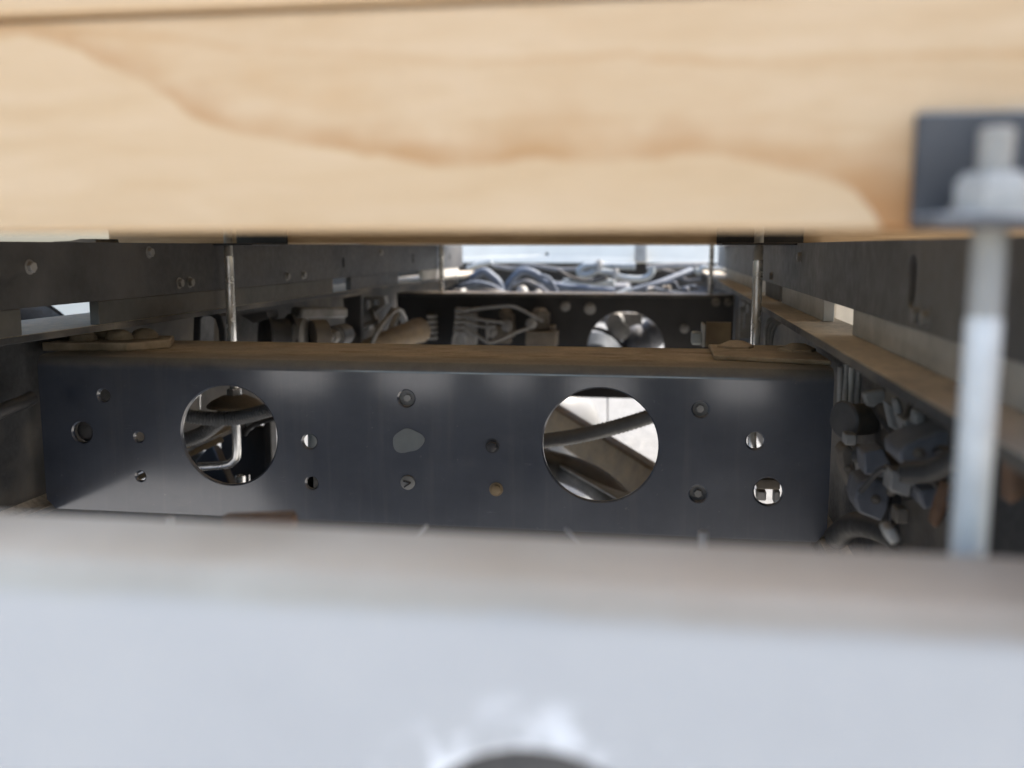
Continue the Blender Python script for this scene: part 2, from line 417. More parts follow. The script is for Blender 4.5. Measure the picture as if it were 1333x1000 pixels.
M_tank = grime("pale_tank_metal", (.15, .15, .15), (.10, .10, .10), (.35, .5), dust=(.25, .24, .22), dust_up=.2, dust_all=.08, scale=6)
M_touchup = grime("grey_touch_up_paint", (.125, .14, .142), (.10, .112, .115), (.6, .75), dust=(.16, .16, .16), dust_up=.1, dust_all=.15)
M_mark = grime("light_scratched_metal", (.20, .20, .19), (.12, .12, .115), (.5, .7), dust_all=.1)
M_gap_filler = grime('beige_filler_paint', (.62, .55, .44), (.5, .45, .36), (.5, .7), dust=(.5, .45, .36), dust_all=.2)  # colour of the box that stands in for bright ground
M_pad = grime('pale_bounce_surface', (.60, .585, .55), (.50, .485, .455), (.8, .95), dust=(.52, .49, .44), dust_up=.4, dust_all=.1, scale=3)  # pale reflector colour for the added bounce pad
M_ground = ground_mat()

# ------------------------------------------------------------------ ground
b = MB(); S = 300
b.f([b.bm.verts.new(p) for p in ((-S, -S, 0), (S, -S, 0), (S, S, 0), (-S, S, 0))]); b.build("ground", M_ground, loc=(0, 0, 0), kind='structure')

b = MB(); b.f([b.bm.verts.new(p) for p in ((-5, -9, .004), (5, -9, .004), (5, 3.5, .004), (-5, 3.5, .004))]); b.build("added_bounce_pad", M_pad, loc=(0, 0, .004), kind='structure')  # pale pad added under the truck to bounce light up into the chassis

# ------------------------------------------------------------------ timber deck
t = MB().zbox(-1.0, .64, .375, .420, TBZ, .0915)
t.build("front_timber", M_wood, loc=V(TBX, .375, TBZ), bevel=.0018, label="wide pale timber beam across the top of the picture with wavy brown grain", cat="beam")
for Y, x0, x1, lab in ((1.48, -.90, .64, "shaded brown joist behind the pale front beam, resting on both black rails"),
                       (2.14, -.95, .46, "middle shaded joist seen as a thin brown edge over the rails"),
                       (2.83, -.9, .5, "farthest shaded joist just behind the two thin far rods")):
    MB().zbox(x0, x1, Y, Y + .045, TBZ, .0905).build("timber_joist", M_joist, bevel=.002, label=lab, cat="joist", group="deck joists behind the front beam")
dk = thing("flatbed_deck", V(-.15, 1.7, .0935), "grey brown plank deck whose front edge shows above the pale timber beam", "deck")
for i in range(18):  # planks behind the front one lie out of view, added to shade the chassis
    y0 = .368 + i*.144
    pl = MB(); z0 = .0935
    sk = .012 if i == 0 else 0                           # the first plank is laid a touch out of true
    pl.hexa([V(-.98, y0 - .004 + sk*.0, z0), V(.62, y0 + sk, z0), V(.62, y0 + .138, z0), V(-.98, y0 + .138, z0),
             V(-.98, y0 - .004, z0 + .028), V(.62, y0 + sk, z0 + .028), V(.62, y0 + .138, z0 + .028), V(-.98, y0 + .138, z0 + .028)])
    pl.build("plank", M_wood if i == 0 else M_plank, dk, bevel=.0015)

# ------------------------------------------------------------------ rear crossmember in the foreground
rc = thing("rear_crossmember", V(RCX, .30, RCZ), "blurred pale grey steel crossmember filling the bottom of the picture with a round hole", "crossmember")
m = MB(); Ra = .013; y0, y1, zt, zb = .270, .323, -.1, -.64
holes = [circ(XH, ZH, RH, 40)]
for hx, hz, hr in ((-1.10, -.262, .036), (-.76, -.262, .042), (-.50, -.262, .044), (-.30, -.262, .026), (-.115, -.275, .036), (.17, -.262, .040)):
    holes.append([(hx + (hr*.9 if math.cos(a) > 0 else -hr*.9) + hr*math.cos(a), hz + hr*math.sin(a)) for a in [2*math.pi*(i + .5)/32 for i in range(32)]])
m.plate([(-1.2, -.50), (-.86, -.50), (-.78, zb), (.95, zb), (.95, zt - Ra), (-1.2, zt - Ra)], holes, lambda u, v, q: V(u, y0 + q, v), .006)
arc = [(y0 + Ra - Ra*math.cos(a), zt - Ra + Ra*math.sin(a)) for a in [i*math.pi/20 for i in range(11)]]
arc2 = [(y0 + Ra - (Ra-.006)*math.cos(a), zt - Ra + (Ra-.006)*math.sin(a)) for a in [i*math.pi/20 for i in range(11)]]
m.prism(arc + [(y1, zt), (y1, zt - .006)] + arc2[::-1], lambda u, v, q: V(q, u, v), -1.2, .95)
m.build("channel", M_primer, rc)
m = MB(); m.plate([(-1.19, -.495), (-.86, -.495), (-.78, zb + .005), (.94, zb + .005), (.94, zt - .02), (-1.19, zt - .02)], [[(cx_ + (u - cx_)*1.03, cz_ + (v - cz_)*1.03) for u, v in h] for h in holes for cx_, cz_ in [(sum(p[0] for p in h)/len(h), sum(p[1] for p in h)/len(h))]], lambda u, v, q: V(u, y0 + .0065 + q, v), .003)
m.build("dark_reflection_liner", M_black, rc)  # black liner added to darken what the drilled crossmember reflects
s = MB().zbox(XH - .07, XH + .055, .283, .297, ZH - .052, ZH + .052); s.build("hole_shade_plate", M_rail, rc, bevel=.001)  # dark plate added behind the round hole in place of interior shade

# ------------------------------------------------------------------ threaded rods, brackets
def rod(px, Y, top, bot, thread_bot, r, label, X=None, hook=None, mats=None):
    ms, mth = mats or (M_zinc, M_thread)
    x = X if X is not None else at(px, 380, Y).x
    g = thing("threaded_rod", V(x, Y, bot), label, "rod", "vertical zinc tie rods between deck and frame")
    s = MB(); prof = []
    p, q = V(x, Y, thread_bot), V(x, Y, bot)
    L = (p - q).length
    s.lathe(p, q, [(0, r*.9), (.0008, r), (L - .002, r), (L, r*.8)], 24); s.build("shank", ms, g)
    s = MB(); z = top; pit = r*.24; prof = [(0, r*.7)]; t_ = 0.001
    while t_ < top - thread_bot - pit: prof += [(t_, r*.99), (t_ + pit*.5, r*.88)]; t_ += pit
    prof.append((top - thread_bot, r*.9))
    s.lathe(V(x, Y, top), V(x, Y, thread_bot), prof, 20); s.build("thread", mth, g)
    if hook:
        hz, hx, hy = hook
        s = MB(); k = .022
        pts = [V(x, Y, bot + .004), V(x, Y, hz + k), V(x + math.copysign(k*.3, hx), Y + hy*.1, hz + k*.3), V(x + math.copysign(k, hx), Y + hy*.3, hz), V(x + hx, Y + hy, hz - .004)]
        s.tube(pts, r*.98, 14); s.build("hook", M_zinc, g)
    return g, x
RX = .1116
g, x = rod(0, .355, .0405, -.14, -.024, .0061, "thick blurred zinc rod nearest the lens at the right, under a hex nut", RX, mats=(M_pale, M_cap))
s = MB(); s.lathe(V(RX, .355, .0115), V(RX, .355, .03), [(0, .0135), (.0022, .0135), (.0023, .0125)], 24)
s.lathe(V(RX, .355, .0137), V(RX, .355, .03), [(0, .0125), (.008, .0125), (.0115, .0098)], 6, ph=.3); s.build("nut", M_cap, g)
br = thing("angle_bracket", V(RX + .002, .37, .0092), "dark grey angle bracket on the face of the pale beam holding the nearest rod", "bracket")
s = MB(); s.prism([(.3745, .0478), (.3745, .0065), (.340, .0065), (.340, .0112), (.3695, .0112), (.3695, .0478)], lambda u, v, q: V(q, u, v), RX - .0222, RX + .031)
s.build("angle", M_bracket, br, bevel=.0012)
ROD_L, ROD_R = -.634, .1315
rod(0, 1.357, .06, -.25, -.012, .0068, "bright zinc rod at left, in front of the left black rail, hooked below", ROD_L, hook=(-.330, -.062, .0))
rod(0, 1.357, .06, -.24, -.0165, .0068, "bright zinc rod at right, rising by the right black rail behind the drilled crossmember", ROD_R, hook=(-.295, .05, .06))
rod(575, 2.78, .06, -.30, -.02, .0068, "thin far rod at left, beside the left end of the white beam")
rod(925, 2.78, .06, -.30, .002, .0068, "thin far rod at right, in front of the right end of the white beam")
for X, Y, x0, x1, lab in ((ROD_R, 1.365, -.050, .075, "black angle clip under the joist at the top of the right middle rod"),
                          (ROD_L, 1.365, -.04, .045, "black angle clip at the top of the left middle rod")):
    s = MB(); s.prism([(Y + .113, .05), (Y + .113, .0035), (Y - .025, .0035), (Y - .025, .0065), (Y + .108, .0065), (Y + .108, .05)], lambda u, v, q: V(q, u, v), X + x0, X + x1)
    s.build("angle_clip", M_black, bevel=.0008, label=lab, cat="bracket", group="angle clips of the middle rods")

# ------------------------------------------------------------------ subframe rails (upper, black)
def subframe(name, xw, sgn, zbot, slots, label, bolts, mt=None):
    """channel with its web towards the middle and flanges outwards; sgn = outward direction"""
    g = thing(name, V(xw, 1.9, zbot), label, "rail")
    s = MB(); ya, yb, zt = .20, 3.15, .0060
    hl = []
    for Y, z, hw, hh in slots:
        n = 10; lp = []
        for k in range(2*n):
            a = -math.pi + k*math.pi/n
            lp.append((Y + hw*math.cos(a), z + (hh - hw)*(1 if math.sin(a) > 1e-9 else -1 if math.sin(a) < -1e-9 else (1 if k > 0 and k >= n else -1)) + hw*math.sin(a)))
        hl.append(lp)
    s.plate([(ya, zbot), (yb, zbot), (yb, zt), (ya, zt)], hl, lambda u, v, q: V(xw + sgn*q, u, v), .006, ch=.0006)
    for z0 in (zbot, zt - .006):
        s.zbox(*sorted((xw + sgn*.0061, xw + sgn*.055)), ya, yb, z0 + .0001, z0 + .0059)
    s.build("channel", mt or M_rail, g)
    for Y, z, hw, hh in slots:
        s = MB().zbox(*sorted((xw + sgn*.0064, xw + sgn*.012)), Y - hw*2, Y + hw*2, z - hh - .003, z + hh + .003); s.build("slot_shade_fill", M_black, g)  # black sheet added behind each slot so its depth looks shaded
    for k, (Y, z) in enumerate(bolts):
        q = MB().hexbolt(V(xw + sgn*.0005, Y, z), (-sgn, 0, 0), .006, .005); q.build("bolt", M_grey, g)
    return g
subframe("subframe_rail", .180, 1, -.0575, [(.735, -.0245, .011, .0195), (2.42, -.028, .006, .013), (3.0, -.028, .006, .013)], "black upper steel rail at the right with a dark slotted hole near the lens", [(.71, -.047), (.685, -.0475), (1.30, -.012), (1.62, -.046), (1.9, -.012)], M_rail_lit)
subframe("subframe_rail", -.650, -1, -.0620, [(1.93, -.03, .006, .011), (2.50, -.028, .007, .013), (2.95, -.03, .006, .012)], "black upper steel rail at the left running back beside the bright gap", [(1.235, -.048), (1.265, -.048), (1.16, -.006), (1.62, -.05), (1.70, -.05), (2.2, -.012), (.92, -.02)])

# ------------------------------------------------------------------ chassis frame rails (lower, dusty)
def frame(name, xlip, xweb, sgn, zt, label):
    g = thing(name, V(xweb, 1.9, -.335), label, "rail")
    s = MB(); zb = -.338; th = .008
    s.prism([(xlip, zt), (xlip, zt - th), (xweb - sgn*.009, zt - th), (xweb, zt - th - .009), (xweb, zb + th + .009), (xweb - sgn*.009, zb + th), (xweb - sgn*.022, zb + th), (xweb - sgn*.022, zb),
             (xweb, zb), (xweb + sgn*th, zb + .009), (xweb + sgn*th, zt - .009), (xweb, zt)], lambda u, v, q: V(u, q, v), .36, 3.75)
    s.build("channel", M_frame, g, bevel=.001)
    return g
frR = frame("frame_rail", .146, .2075, 1, -.083, "dusty brown lower frame rail at the right below the grey spacer strips")
frL = frame("frame_rail", -.656, -.795, -1, -.0905, "dusty lower frame rail at the left under the bright gap")
# bent brown dirt ridge and clip on the right rail lip are bolt plates
def spacers(side, x, zt, zb, spans):
    for (y0, y1, mat_, lab) in spans:
        s = MB().zbox(*sorted((x, x + side*.012)), y0, y1, zb + .0004, zt - .0004)
        s.build("spacer_strip", mat_, bevel=.0008, label=lab, cat="spacer", group="spacer strips between upper and lower rails")
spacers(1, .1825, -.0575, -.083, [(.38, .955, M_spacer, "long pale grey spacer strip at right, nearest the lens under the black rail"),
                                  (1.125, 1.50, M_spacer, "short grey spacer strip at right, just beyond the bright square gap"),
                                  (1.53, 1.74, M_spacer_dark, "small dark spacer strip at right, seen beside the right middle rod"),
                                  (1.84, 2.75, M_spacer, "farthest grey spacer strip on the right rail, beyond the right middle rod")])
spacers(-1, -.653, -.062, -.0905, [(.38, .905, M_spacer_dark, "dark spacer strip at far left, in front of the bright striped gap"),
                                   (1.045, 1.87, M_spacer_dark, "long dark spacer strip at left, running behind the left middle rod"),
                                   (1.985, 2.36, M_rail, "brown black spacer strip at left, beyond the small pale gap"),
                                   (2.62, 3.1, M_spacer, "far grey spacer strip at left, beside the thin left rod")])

# ------------------------------------------------------------------ drilled crossmember in the middle
CZT, CZB, CY = -.134, -.333, 1.10
cm = thing("drilled_crossmember", V(-.29, CY, CZB), "dark navy black crossmember in the middle with two big round holes and a dusty top", "crossmember")
m = MB(); Ra = .014
SM = [(135, 515, 9), (107, 563, 15), (181, 569, 7), (183, 620, 7), (403, 575, 10), (406, 629, 8.5), (529, 519, 11), (912, 533, 10), (909, 643, 11), (983, 574, 11), (1000, 640, 18)]
holes = []
for px, py, r in SM:
    p = at(px, py, CY); holes.append(circ(p.x, p.z - H, r*CY/1250, 20))
pL, pR = at(298, 567, CY), at(781, 580, CY)
holes += [circ(pL.x, pL.z - H, .0622, 56), circ(pR.x, pR.z - H, .0672, 60)]
XL, XR = -.776, .1935
m.plate([(XL, CZB + .012), (XL + .012, CZB), (XR - .012, CZB), (XR, CZB + .012), (XR, CZT - Ra), (XL, CZT - Ra)], holes, lambda u, v, q: V(u, CY + q, v), .007, ch=.0018)
arc = [(CY + Ra - Ra*math.cos(a), CZT - Ra + Ra*math.sin(a)) for a in [i*math.pi/20 for i in range(11)]]
arc2 = [(CY + Ra - (Ra-.007)*math.cos(a), CZT - Ra + (Ra-.007)*math.sin(a)) for a in [i*math.pi/20 for i in range(11)]]
m.prism(arc + [(1.305, CZT), (1.305, CZT - .007)] + arc2[::-1], lambda u, v, q: V(q, u, v), XL, XR)
m.zbox(XL + .03, XR - .03, CY + .0072, CY + .11, CZB + .0003, CZB + .0073)
m.build("web_and_flange", M_cross, cm)
def cross_px(px, py, dy=0.0): p = at(px, py, CY); return Vector((p.x, CY + dy, p.z))
# painted-over, plugged and bolted spots on the web
s = MB(); c = cross_px(531, 574); out = []
for i in range(28):
    a = 2*math.pi*i/28; rr = .0165*(1 + .09*math.sin(2*a + .6) + .06*math.sin(3*a + 2) + .04*math.sin(5*a)); out.append((c.x + rr*1.12*math.cos(a), c.z - H + rr*.92*math.sin(a)))
s.prism(out, lambda u, v, q: V(u, CY - q, v), -.001, .0009); s.build("touch_up_spot", M_touchup, cm)
s = MB(); c = cross_px(531, 628); s.lathe(c + Vector((0, .003, 0)), c - Vector((0, 1, 0)), [(0, .0088), (.0048, .0088), (.0056, .0078)], 24); plug = s.build("plug", M_mark, cm, label="round plug with a dark V mark")
s = MB()
for q in ((-.0048, .0022), (-.0038, -.0052)):
    s.bar(c + Vector((.0042, -.0036, .0004)), c + Vector((q[0], -.0036, q[1])), .002, .0016, (0, 0, 1))
s.build("v_mark", M_black, plug)
for px, py, mt in ((641, 581, M_black), (646, 637, M_brown)):
    s = MB(); s.hexbolt(cross_px(px, py, -.0002), (0, -1, 0), .0064, .004); s.build("bolt", mt, cm)
for px, py in ((912, 533), (529, 519), (909, 644)):
    s = MB(); c = cross_px(px, py, .0085); s.hexbolt(c, (0, -1, 0), .0052, .004); s.cyl(c - Vector((0, .0012, 0)), c + Vector((0, .02, 0)), .0145, 20)  # wide disc added behind the bolt to block bright ground in the hole
    s.build("recessed_bolt", M_mark if px == 909 else M_grey, cm)
s = MB(); c = cross_px(107, 563, .012); s.ball(c, .0145, .006, .0145); s.build("grommet", M_rubber, cm)
# ------------------------------------------------------------------ gussets on top of the crossmember
gl = thing("riveted_gusset", V(-.70, 1.22, CZT), "dusty gusset plate with four round rivets at the left end of the drilled crossmember", "gusset plate")
s = MB(); zz = CZT + .0005
s.prism([(-.93, 1.128), (at(165, 440, 1.15).x, 1.15), (at(222, 440, 1.2).x, 1.20), (at(222, 440, 1.25).x, 1.26), (-.93, 1.27)], lambda u, v, q: V(u, v, q), zz, zz + .011); s.build("plate", M_dusty, gl, bevel=.002)
for px, py, Y in ((108, 440, 1.18), (138, 433, 1.235), (155, 438, 1.20), (188, 436, 1.225)):
    X = at(px, py, Y).x; s = MB(); s.lathe(V(X, Y, zz + .0105), V(X, Y, 1), [(0, .0185), (.005, .0178), (.010, .0135), (.013, .007), (.0138, .0005)], 20); s.build("rivet", M_dusty, gl)
gr = thing("bolted_gusset", V(.1, 1.22, CZT), "dusty gusset plate with low bolt heads at the right end of the drilled crossmember", "gusset plate")
s = MB(); s.prism([(.065, 1.17), (.195, 1.13), (.195, 1.300), (.065, 1.300)], lambda u, v, q: V(u, v, q), zz, zz + .006); s.build("plate", M_dusty, gr, bevel=.002)
for px, Y in ((958, 1.262), (1038, 1.235)):
    X = at(px, 440, Y).x
    s = MB(); s.lathe(V(X, Y, zz + .0058), V(X, Y, 1), [(0, .024), (.003, .0235), (.008, .012), (.009, .010)], 6, ph=.4); s.build("bolt", M_dusty, gr)

# ------------------------------------------------------------------ far crossmember
FY, FZT, FZB = 2.73, -.139, -.42
fc = thing("far_crossmember", V(-.28, FY, FZB), "black far crossmember with one round hole, seen over the dusty flange", "crossmember")
m = MB(); pc = at(814, 455, FY)
m.plate([(-.76, FZB), (.205, FZB), (.205, FZT - .0), (-.76, FZT)], [circ(pc.x, pc.z - H, .108, 44)], lambda u, v, q: V(u, FY + q, v), .008, ch=.002)
m.build("web", M_black, fc)
s = MB().zbox(-.76, .205, FY - .001, FY + .12, FZT + .0003, FZT + .009); s.build("flange", M_frame, fc, bevel=.002)
for px, py, r in ((768, 402, .013), (736, 399, .011), (891, 428, .010), (948, 393, .010), (932, 393, .010)):
    q = at(px, py, FY); s = MB().hexbolt(q + Vector((0, .0005, 0)), (0, -1, 0), r, .012); s.build("bolt", M_grey if px < 900 else M_frame, fc)

# valve block with steel pipes on the far crossmember
vb = thing("brake_valve", at(660, 450, 2.66), "dusty brown brake valve with steel pipes on the left half of the far crossmember", "valve")
Yv = 2.66
def hex_px(x0, y0, x1, y1, Y, d):                      # a block facing the camera between two pixels, d deep
    a, c = at(x0, y1, Y), at(x1, y0, Y); return (a.x, Y, a.z), (c.x, Y + d, c.z)
s = MB(); s.box(*hex_px(692, 408, 714, 440, Yv, .05)); s.box(*hex_px(684, 432, 724, 452, Yv - .02, .07))
s.lathe(at(703, 412, Yv + .02), at(703, 400, Yv + .02), [(0, .024), (.016, .022), (.024, .012)], 18); s.box(*hex_px(714, 424, 722, 440, Yv - .01, .04)); s.build("body", M_cast, vb, bevel=.003)
s = MB(); s.box(*hex_px(650, 410, 668, 440, Yv + .01, .045)); s.lathe(at(659, 412, Yv + .03), at(659, 402, Yv + .03), [(0, .021), (.012, .02), (.022, .01)], 18); s.build("relay", M_cast, vb, bevel=.003)
s = MB(); s.box(*hex_px(640, 426, 664, 447, Yv - .01, .04)); s.build("lower_block", M_cast, vb, bevel=.003)
s = MB()
for q in ((692, 421), (640, 432), (660, 424)):
    s = MB(); c = at(*q, Yv - .012); s.lathe(c, c - Vector((0, 1, 0)), [(0, .016), (.008, .016), (.012, .011)], 14)
    s.build("port", M_grey, vb)
fit = MB()
for i, py in enumerate((404, 411, 418, 425, 432)):
    c = at(601 - i*.8, py, Yv - .03); fit.lathe(c - Vector((.016, 0, 0)), c + Vector((.02, 0, 0)), [(0, .008), (.006, .0095), (.012, .0095), (.013, .006), (.034, .006)], 10)
    fit.lathe(c + Vector((.004, 0, -.004)), c + Vector((.004, 0, .1)), [(0, .012), (.005, .012)], 12)
fit.build("pipe_fitting", M_grey, vb)
s = MB(); s.box(*hex_px(592, 402, 606, 452, Yv + .0, .05)); s.box(*hex_px(606, 408, 619, 450, Yv + .015, .03)); s.build("manifold", M_grey, vb, bevel=.002)
for pts in ([(606, 404), (640, 400), (668, 399), (690, 409), (707, 418)], [(606, 412), (630, 417), (655, 420)], [(606, 420), (628, 425), (645, 425)],
            [(606, 428), (626, 440), (637, 446), (652, 442), (674, 432), (690, 427)], [(606, 434), (612, 442), (616, 452)], [(596, 430), (591, 438), (589, 450)], [(634, 420), (634, 446)]):
    s = MB().tube([at(a, c, Yv - .035) for a, c in pts], .0042, 10); s.build("pipe", M_grey, vb)
# stacked terminal
tb = thing("terminal_stack", at(561, 442, 2.66), "small stack of five pale terminals on the far crossmember", "terminal block")
s = MB().box(*hex_px(556, 408, 566, 443, 2.70, .02)); s.build("backing", M_black, tb)
st = MB().box(*hex_px(555.5, 411, 566.5, 414.5, 2.68, .03)).build("terminal", M_lightgrey, tb, bevel=.001)
dz = (at(560, 418, 2.68) - at(560, 411, 2.68)).z
copies(st, [(0, 0, dz*k) for k in range(1, 5)])

# machinery seen through the round hole of the far crossmember
pm = thing("pump_unit", at(815, 470, 2.90), "grey pump with bolts and a blue cover behind the hole of the far crossmember", "pump")
s = MB(); s.lathe(at(800, 418, 2.93), at(800, 418, 2.9), [(0, .03), (.05, .03), (.06, .022)], 20); s.lathe(at(808, 431, 2.90), at(808, 431, 2.8), [(0, .028), (.03, .028), (.035, .015)], 20)
s.build("boss", M_grey, pm)
s = MB().bar(at(783, 412, 2.92), at(824, 436, 2.92), .02, .02); s.box(*hex_px(790, 408, 836, 440, 2.97, .03)); s.build("bracket", M_grey, pm, bevel=.003)
s = MB(); s.ball(at(830, 446, 2.92), .05, .05, .055); s.ball(at(850, 434, 2.93), .042, .05, .05); s.build("housing", M_bluebox, pm)
s = MB(); s.lathe(at(775, 470, 2.93), at(775, 470 , 2.80), [(0, .09), (.11, .085), (.14, .05)], 28); s.build("blue_cover", M_bluehose, pm)
s = MB(); s.tube([at(765, 427, 2.88), at(785, 430, 2.88), (at(803, 442, 2.88)), at(815, 456, 2.88)], .006, 10); s.build("seal", M_rubber, pm)

# ------------------------------------------------------------------ gearbox area: hoses between far crossmember and white beam
wb = thing("cab_crossbar", V(-.33, 3.9, -.061), "long white beam of the cab rear at the far end, above the blue grey hoses", "beam")
s = MB(); pz = at(711, 331, 3.9)
s.plate([(-1.5, -.061), (.95, -.061), (.95, .16), (-1.5, .16)], [circ(pz.x, pz.z - H, .007, 14)], lambda u, v, q: V(u, 3.9 + q + (v + .061)*.45, v), .05, ch=.001)  # panel face leaned back so it catches more sky light
s.build("panel", M_white, wb)
s = MB().box(*hex_px(826, 318, 842, 341, 3.885, .0148)); s.build("patch_plate", M_lightgrey, wb, bevel=.002)
s = MB().zbox(-1.5, .95, 4.12, 4.18, -.30, .15); s.build("dark_backdrop", M_black, wb)  # black sheet added to keep the panel hole and the background dark
def hose(name, pts, r, mat_, label, cat="hose", group=None, seg=14, corr=0, step=None):
    s = MB().tube([at(*p) for p in pts], r, seg, corr, step); return s.build(name, mat_, label=label, cat=cat, group=group)
hose("coolant_hose", [(580, 384, 3.3), (606, 368, 3.3), (628, 354, 3.3), (640, 360, 3.3), (650, 371, 3.3), (653, 392, 3.3)], 0.0149, M_bluehose, "dusty blue grey hose with a hump, leftmost below the white beam")
hose("coolant_hose", [(652, 392, 3.35), (662, 371, 3.35), (678, 354, 3.35), (695, 356, 3.35), (712, 368, 3.35), (735, 374, 3.35), (760, 376, 3.35), (800, 380, 3.35)], 0.0140, M_bluehose, "dusty blue grey hose arched like a bridge below the white beam")
hose("coolant_hose", [(600, 373, 3.2), (620, 369, 3.2), (640, 373, 3.2), (655, 382, 3.2)], 0.0102, M_bluehose, "short pale blue hose end low beside the left thin rod")
hose("coolant_hose", [(700, 358, 3.3), (714, 362, 3.3), (722, 374, 3.3), (728, 388, 3.3)], 0.0068, M_bluehose, "thin dark blue hose dropping from the arched hose")
hose("air_pipe", [(608, 350, 3.5), (622, 345, 3.5), (640, 341, 3.5)], .010, M_palepipe, "short white pipe stub just under the left end of the white beam", "pipe")
hose("air_pipe", [(588, 361, 3.4), (602, 360, 3.4), (620, 358, 3.4)], .007, M_palepipe, "thin white pipe low beside the left far rod", "pipe")
pp = thing("elbow_pipe", at(800, 372, 3.4), "pale grey pipe with elbows and clamps below the right half of the white beam", "pipe")
s = MB().tube([at(*p, 3.4) for p in ((827, 347), (800, 346.5), (775, 346), (762, 347), (755, 352), (756, 357), (764, 358), (775, 354))], .0125, 14); s.build("upper_elbow", M_palepipe, pp)
s = MB().tube([at(*p, 3.38) for p in ((776, 353), (795, 355), (805, 360), (825, 363), (840, 362), (848, 356), (849, 348))], .0112, 14); s.build("lower_elbow", M_palepipe, pp)
for x, y in ((780, 347), (801, 357)):
    s = MB(); c = at(x, y, 3.39); s.lathe(c - Vector((.012, 0, 0)), c + Vector((.02, 0, 0)), [(0, .02), (.024, .02)], 16); s.bar(c + Vector((0, -.02, -.02)), c + Vector((0, -.02, .024)), .016, .01); s.build("clamp", M_lightgrey, pp, bevel=.001)
s = MB(); s.box(*hex_px(732, 364, 800, 372, 3.45, .06)); s.build("gearbox_ledge", M_palepipe, bevel=.003, label="flat pale ledge in the middle, just below the pale elbow pipe", cat="ledge")
gb = thing("gearbox", at(740, 400, 3.5), "blue grey gearbox top low in the middle under the hoses", "gearbox")
s = MB(); s.box(*hex_px(700, 371, 818, 420, 3.52, .3)); s.build("casing", M_bluebox, gb, bevel=.01)
for x, y, r in ((680, 380, .021), (700, 383, .016), (765, 381, .012), (737, 380, .010)):
    s = MB(); s.ball(at(x, y, 3.4), r, r, r*1.1); s.build("breather", M_lightgrey if x != 765 else M_zinc, gb)
tr = thing("pointed_lever", at(830, 380, 3.2), "long slanting lever with a pale tip and blue sleeve at right below the white beam", "lever")
s = MB(); s.tube([at(822, 379, 3.2), at(860, 368, 3.25), at(900, 352, 3.35)], lambda u: .0115, 12); s.build("sleeve", M_bluehose, tr)
s = MB(); s.tube([at(798, 386, 3.18), at(822, 379, 3.2)], lambda u: .010 + .006*u, 12); s.build("tip", M_palepipe, tr)
for k, (x0, y0, x1, y1, mt, lab) in enumerate(((840, 374, 856, 388, M_lightgrey, "grey lump of casting right of the lever tip"), (860, 372, 876, 388, M_cast, "brownish casting between the lever and the right far rod"),
                                               (597, 376, 604, 386, M_lightgrey, "small pale block beside the left far rod"), (889, 374, 900, 386, M_bluebox, "small slate block near the right far rod"))):
    s = MB(); a, c = hex_px(x0, y0, x1, y1, 3.1, .06)
    s.hexa([a, (c[0], a[1], a[2]), (c[0], c[1], a[2]), (a[0], c[1], a[2]), (a[0] + .006, a[1], c[2] - .004), (c[0] - .010, a[1], c[2]), (c[0] - .006, c[1], c[2]), (a[0] + .004, c[1], c[2])])
    s.build("casting", mt, bevel=.004, label=lab, cat="casting", group="small castings in the gearbox area")
hose("wiring_loom", [(866, 370, 3.15), (878, 368, 3.15), (884, 376, 3.15), (902, 373, 3.15), (912, 376, 3.15), (930, 378, 3.15), (944, 382, 3.15)], 0.0051, M_bluehose, "twisting pale blue wiring loom low at right below the white beam", "cable")
hose("wiring_loom", [(905, 350, 3.3), (910, 355, 3.3), (915, 349, 3.3), (930, 350, 3.3), (945, 349, 3.3)], .009, M_palepipe, "pale knotted cable end beside the right far rod", "cable")
hose("coolant_hose", [(842, 350, 3.6), (870, 347, 3.6), (920, 346, 3.6)], .013, M_grey, "dull grey hose close under the right end of the white beam")

for k, (pts, rr_, mt, lab) in enumerate((([(590, 379, 3.15), (612, 381, 3.15), (636, 379, 3.1), (664, 383, 3.15)], .008, "M_rubber", "black hose lying along the bottom left of the far opening"),
        ([(640, 346, 3.6), (668, 350, 3.6), (690, 346, 3.6), (730, 351, 3.6), (768, 349, 3.6)], .009, "M_conduit", "grey black conduit sagging just under the white beam at left of centre"),
        ([(726, 352, 3.45), (745, 362, 3.45), (770, 366, 3.45), (790, 362, 3.4)], .007, "M_rubber", "black hose dipping left of the pale elbow pipe"),
        ([(850, 376, 3.1), (868, 380, 3.1), (890, 383, 3.1), (918, 381, 3.1)], .007, "M_bluehose", "dark blue hose low between the castings at right"),
        ([(862, 352, 3.5), (880, 357, 3.5), (895, 366, 3.45), (915, 364, 3.4)], .008, "M_rubber", "black hose behind the slanting lever at right"),
        ([(668, 372, 3.25), (684, 366, 3.25), (700, 372, 3.25), (715, 383, 3.2)], .007, "M_conduit", "grey conduit looping under the arched blue hose"))):
    hose("engine_hose", pts, rr_, globals()[mt], lab)
